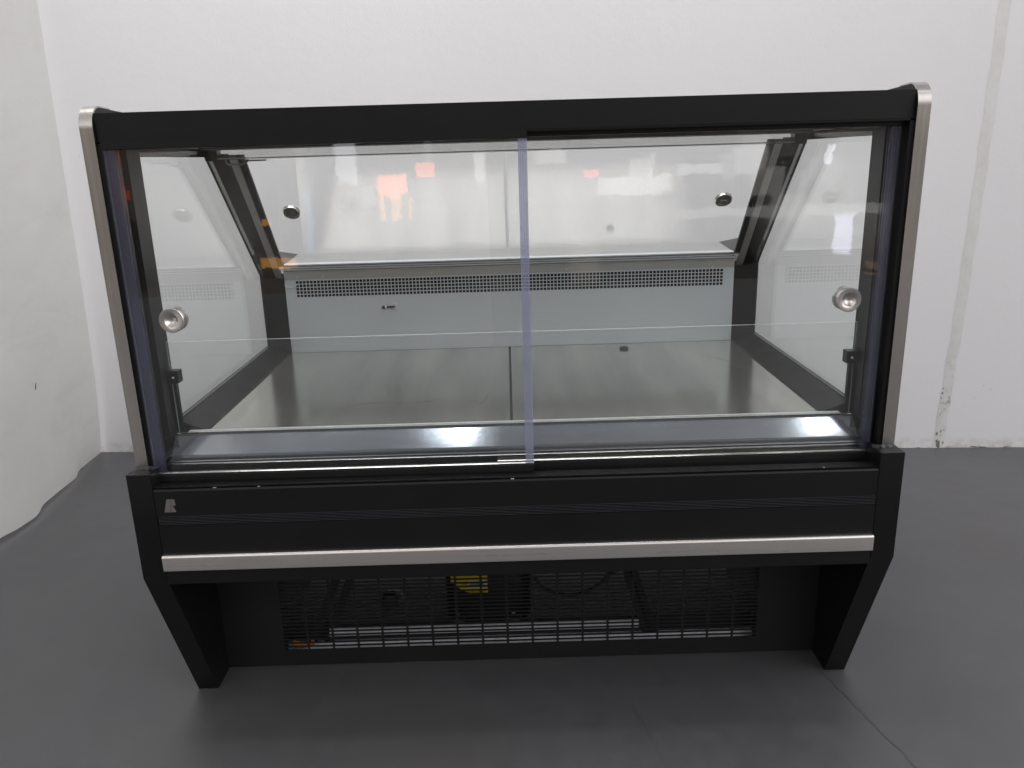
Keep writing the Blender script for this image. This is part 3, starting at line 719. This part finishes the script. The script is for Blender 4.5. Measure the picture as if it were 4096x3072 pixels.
for s, d, y in ((-1, DL, .0045), (1, DR, .0262)):
    bm = bmesh.new()
    x = s * (.637 if s < 0 else .6435)
    add_lathe(bm, (x, y - .0090, .8955 if s < 0 else .893), (0, 1, 0), [(0, .0085), (.0060, .0070), (.0110, .0035), (.0125, .0010), (.0140, .0), (.0225, .0), (.0235, .0010), (.0235, .0075), (.0205, .0080), (.0205, .0160), (.0235, .0165), (.0235, .0240), (.0225, .0250), (0, .0250)], 56)
    o = link('door_pull', bm, HM, d, smooth=True); tag(o, 'round recessed aluminium finger pull')

# ------------------------------------------------------------------ light
def area(name, loc, size, power, color, target, sy=None):
    l = bpy.data.lights.new(name, 'AREA'); l.shape = 'RECTANGLE'; l.size = size; l.size_y = sy or size; l.energy = power; l.color = color
    o = bpy.data.objects.new(name, l); C.objects.link(o); o.location = loc
    o.rotation_euler = (target, 0, 0); return o
area('skylight_over_wall', (-.5, .62, 4.6), 3.6, 62, (1.0, .985, .99), .06, 1.5)
area('skylight_behind', (-.47, -1.42, 4.6), .32, .9, (.86, .92, 1.0), 0, .40)
area('roof_lamp', (-.38, -1.40, 4.55), .10, 1.6, (.95, .97, 1.0), 0, .40)
area('roof_lamp', (2.30, -1.54, 4.6), .24, 1.3, (.95, .97, 1.0), 0, .14)

w = bpy.data.worlds.new('World'); S.world = w; w.use_nodes = True; t = w.node_tree
bg = t.nodes['Background']; tc = t.nodes.new('ShaderNodeTexCoord'); sx = t.nodes.new('ShaderNodeSeparateXYZ'); t.links.new(tc.outputs['Generated'], sx.inputs[0])
# the hall behind the camera: dim cluttered horizon, bright band added to light the wall, darker roof
zr = ramp(t, sx.outputs['Z'], [(0, (.085, .078, .072)), (.12, (.12, .11, .10)), (.22, (.36, .345, .33)), (.34, (.86, .86, .87)), (.62, (.86, .87, .88)), (.80, (.24, .24, .25)), (1.0, (.16, .165, .18))])
mp = t.nodes.new('ShaderNodeMapping'); mp.inputs['Scale'].default_value = (7, 7, 3); t.links.new(tc.outputs['Generated'], mp.inputs[0])
vo = t.nodes.new('ShaderNodeTexVoronoi'); vo.inputs['Scale'].default_value = 2.2; t.links.new(mp.outputs[0], vo.inputs['Vector'])
sep = t.nodes.new('ShaderNodeSeparateColor'); t.links.new(vo.outputs['Color'], sep.inputs[0])
cl = ramp(t, sep.outputs[0], [(0, (.25, .24, .25)), (.3, (.6, .56, .52)), (.55, (1.0, .95, .9)), (.8, (1.3, 1.15, 1.0)), (.93, (2.0, 2.0, 2.05))])
msk = ramp(t, sx.outputs['Z'], [(0, 1), (.35, .15)])
mul = mixc(t, msk.outputs[0], (1.0, 1.0, 1.0), cl.outputs[0])
colr = mixc(t, 1.0, zr.outputs[0], mul, 'MULTIPLY')
ab = math_n(t, 'ABSOLUTE', sx.outputs['X']); ar = ramp(t, ab, [(.10, .50), (.55, 1.15)])     # dimmed straight behind the camera, shaped to darken the floor in front
colr = mixc(t, 1.0, colr, ar.outputs[0], 'MULTIPLY')
xr = ramp(t, sx.outputs['X'], [(.45, 0.0), (.85, 1.0)])            # bright right side, added as fill light for the white sheet
zg = ramp(t, sx.outputs['Z'], [(.02, 0.0), (.12, 1.0)])
colr = mixc(t, math_n(t, 'MULTIPLY', xr.outputs[0], zg.outputs[0]), colr, (1.5, 1.5, 1.52))
yneg = math_n(t, 'MAXIMUM', math_n(t, 'MULTIPLY', sx.outputs['Y'], -1.0), .001)
hu = math_n(t, 'DIVIDE', sx.outputs['X'], yneg); hv = math_n(t, 'DIVIDE', sx.outputs['Z'], yneg)
wob = noise(t, 45, 6, .75, tc.outputs['Generated'])
hu = math_n(t, 'ADD', hu, math_n(t, 'MULTIPLY', math_n(t, 'SUBTRACT', wob.outputs['Fac'], .5), .022))
hv = math_n(t, 'ADD', hv, math_n(t, 'MULTIPLY', math_n(t, 'SUBTRACT', wob.outputs['Fac'], .5), .022))
HALL = [(.1234, .1123, -.0977, .0479, (.03, .032, .035)), (-.2238, .0076, -.0503, .0663, (.04, .04, .04)), (.4522, .0223, -.0316, .0405, (.02, .02, .02)),
        (-.4822, .0048, -.0522, .0751, (.02, .02, .02)), (-.1381, .0158, -.0314, .0146, (2.6, .62, .24)), (-.1361, .0199, -.0577, .0126, (1.3, .60, .15)),
        (-.1250, .0050, -.0600, .0200, (.10, .09, .07)), (-.1450, .0040, -.0600, .0200, (.10, .09, .07)),
        (-.0964, .0110, -.0110, .0085, (2.4, .58, .28)), (-.0950, .0075, -.0330, .0110, (.12, .12, .14)), (-.1927, .0122, .0002, .0251, (1.05, 1.06, 1.12)), (-.2430, .0037, -.0677, .0357, (.25, .38, .80)),
        (.1562, .0438, -.0367, .0102, (1.0, .98, .94)), (.1047, .0084, -.0203, .0051, (2.2, .30, .34)), (.1047, .0080, -.0310, .0055, (.08, .10, .12)), (.2375, .0262, -.0199, .0060, (.9, .9, .9)),
        (.3456, .1297, -.0724, .0060, (.55, .53, .50)), (.3941, .0046, -.0071, .0093, (2.2, 2.2, 2.4)), (.4191, .0120, -.1025, .0239, (1.9, 1.9, 2.3)),
        (-.2867, .0226, -.1184, .0060, (1.3, .62, .14)), (-.2959, .0065, -.0684, .0035, (1.3, .62, .14)), (-.4661, .0012, -.0113, .0337, (.70, .12, .04)), (-.4600, .0030, -.0300, .0050, (.80, .10, .04)),
        (.4595, .0100, -.1419, .0045, (.42, .27, .17)), (.4616, .0122, -.1554, .0030, (.40, .24, .15)), (-.0304, .0060, -.0102, .0178, (1.0, .98, .90)), (.0970, .0188, -.1275, .0271, (.22, .19, .17))]
rg = random.Random(3); clutter = []
for i in range(16):
    k = rg.choice((.03, .05, .30, .45, .75)); clutter.append((rg.uniform(.04, .40), rg.uniform(.003, .022), rg.uniform(-.075, .015), rg.uniform(.004, .018), (k, k * .96, k * .92)))
for i in range(8):
    k = rg.choice((.04, .35, .6)); clutter.append((rg.uniform(-.30, -.06), rg.uniform(.002, .007), rg.uniform(-.06, .01), rg.uniform(.008, .030), (k, k, k * 1.03)))
for u0, du, v0, dv, c in clutter + HALL:
    fu = math_n(t, 'DIVIDE', math_n(t, 'ABSOLUTE', math_n(t, 'SUBTRACT', hu, u0)), du)
    fv = math_n(t, 'DIVIDE', math_n(t, 'ABSOLUTE', math_n(t, 'SUBTRACT', hv, v0)), dv)
    mk = math_n(t, 'MULTIPLY', math_n(t, 'SUBTRACT', 1.15, math_n(t, 'MAXIMUM', fu, fv)), 4.0)
    mk = math_n(t, 'MINIMUM', math_n(t, 'MAXIMUM', mk, 0.0), .92)
    mk = math_n(t, 'MULTIPLY', mk, math_n(t, 'LESS_THAN', sx.outputs['Y'], -.2))
    colr = mixc(t, mk, colr, c)
t.links.new(colr, bg.inputs[0]); bg.inputs[1].default_value = 1.0

# ------------------------------------------------------------------ camera
cd = bpy.data.cameras.new('camera'); cam = bpy.data.objects.new('camera', cd); C.objects.link(cam); S.camera = cam
R_ = Vector((0.9995615438, -0.0087866539, -0.0282756922)); U_ = Vector((0.0296009532, 0.2736483380, 0.9613742095)); F_ = Vector((0.0007096663, 0.9617896765, -0.2737884486))
M = Matrix((( R_.x, U_.x, -F_.x, -.0034545), (R_.y, U_.y, -F_.y, -1.4727649), (R_.z, U_.z, -F_.z, 1.1706314), (0, 0, 0, 1)))
cam.matrix_world = M
cd.sensor_width = 36; cd.lens = 3175.692 / 4096 * 36; cd.clip_start = .02; cd.clip_end = 100
S.render.resolution_x, S.render.resolution_y = 1024, 768
S.render.engine = 'CYCLES'
S.cycles.transparent_max_bounces = 40; S.cycles.max_bounces = 12; S.cycles.glossy_bounces = 6
S.cycles.sample_clamp_indirect = 4; S.cycles.caustics_reflective = False; S.cycles.caustics_refractive = False
S.view_settings.view_transform = 'Standard'; S.view_settings.look = 'None'; S.view_settings.gamma = 1; S.view_settings.exposure = .95
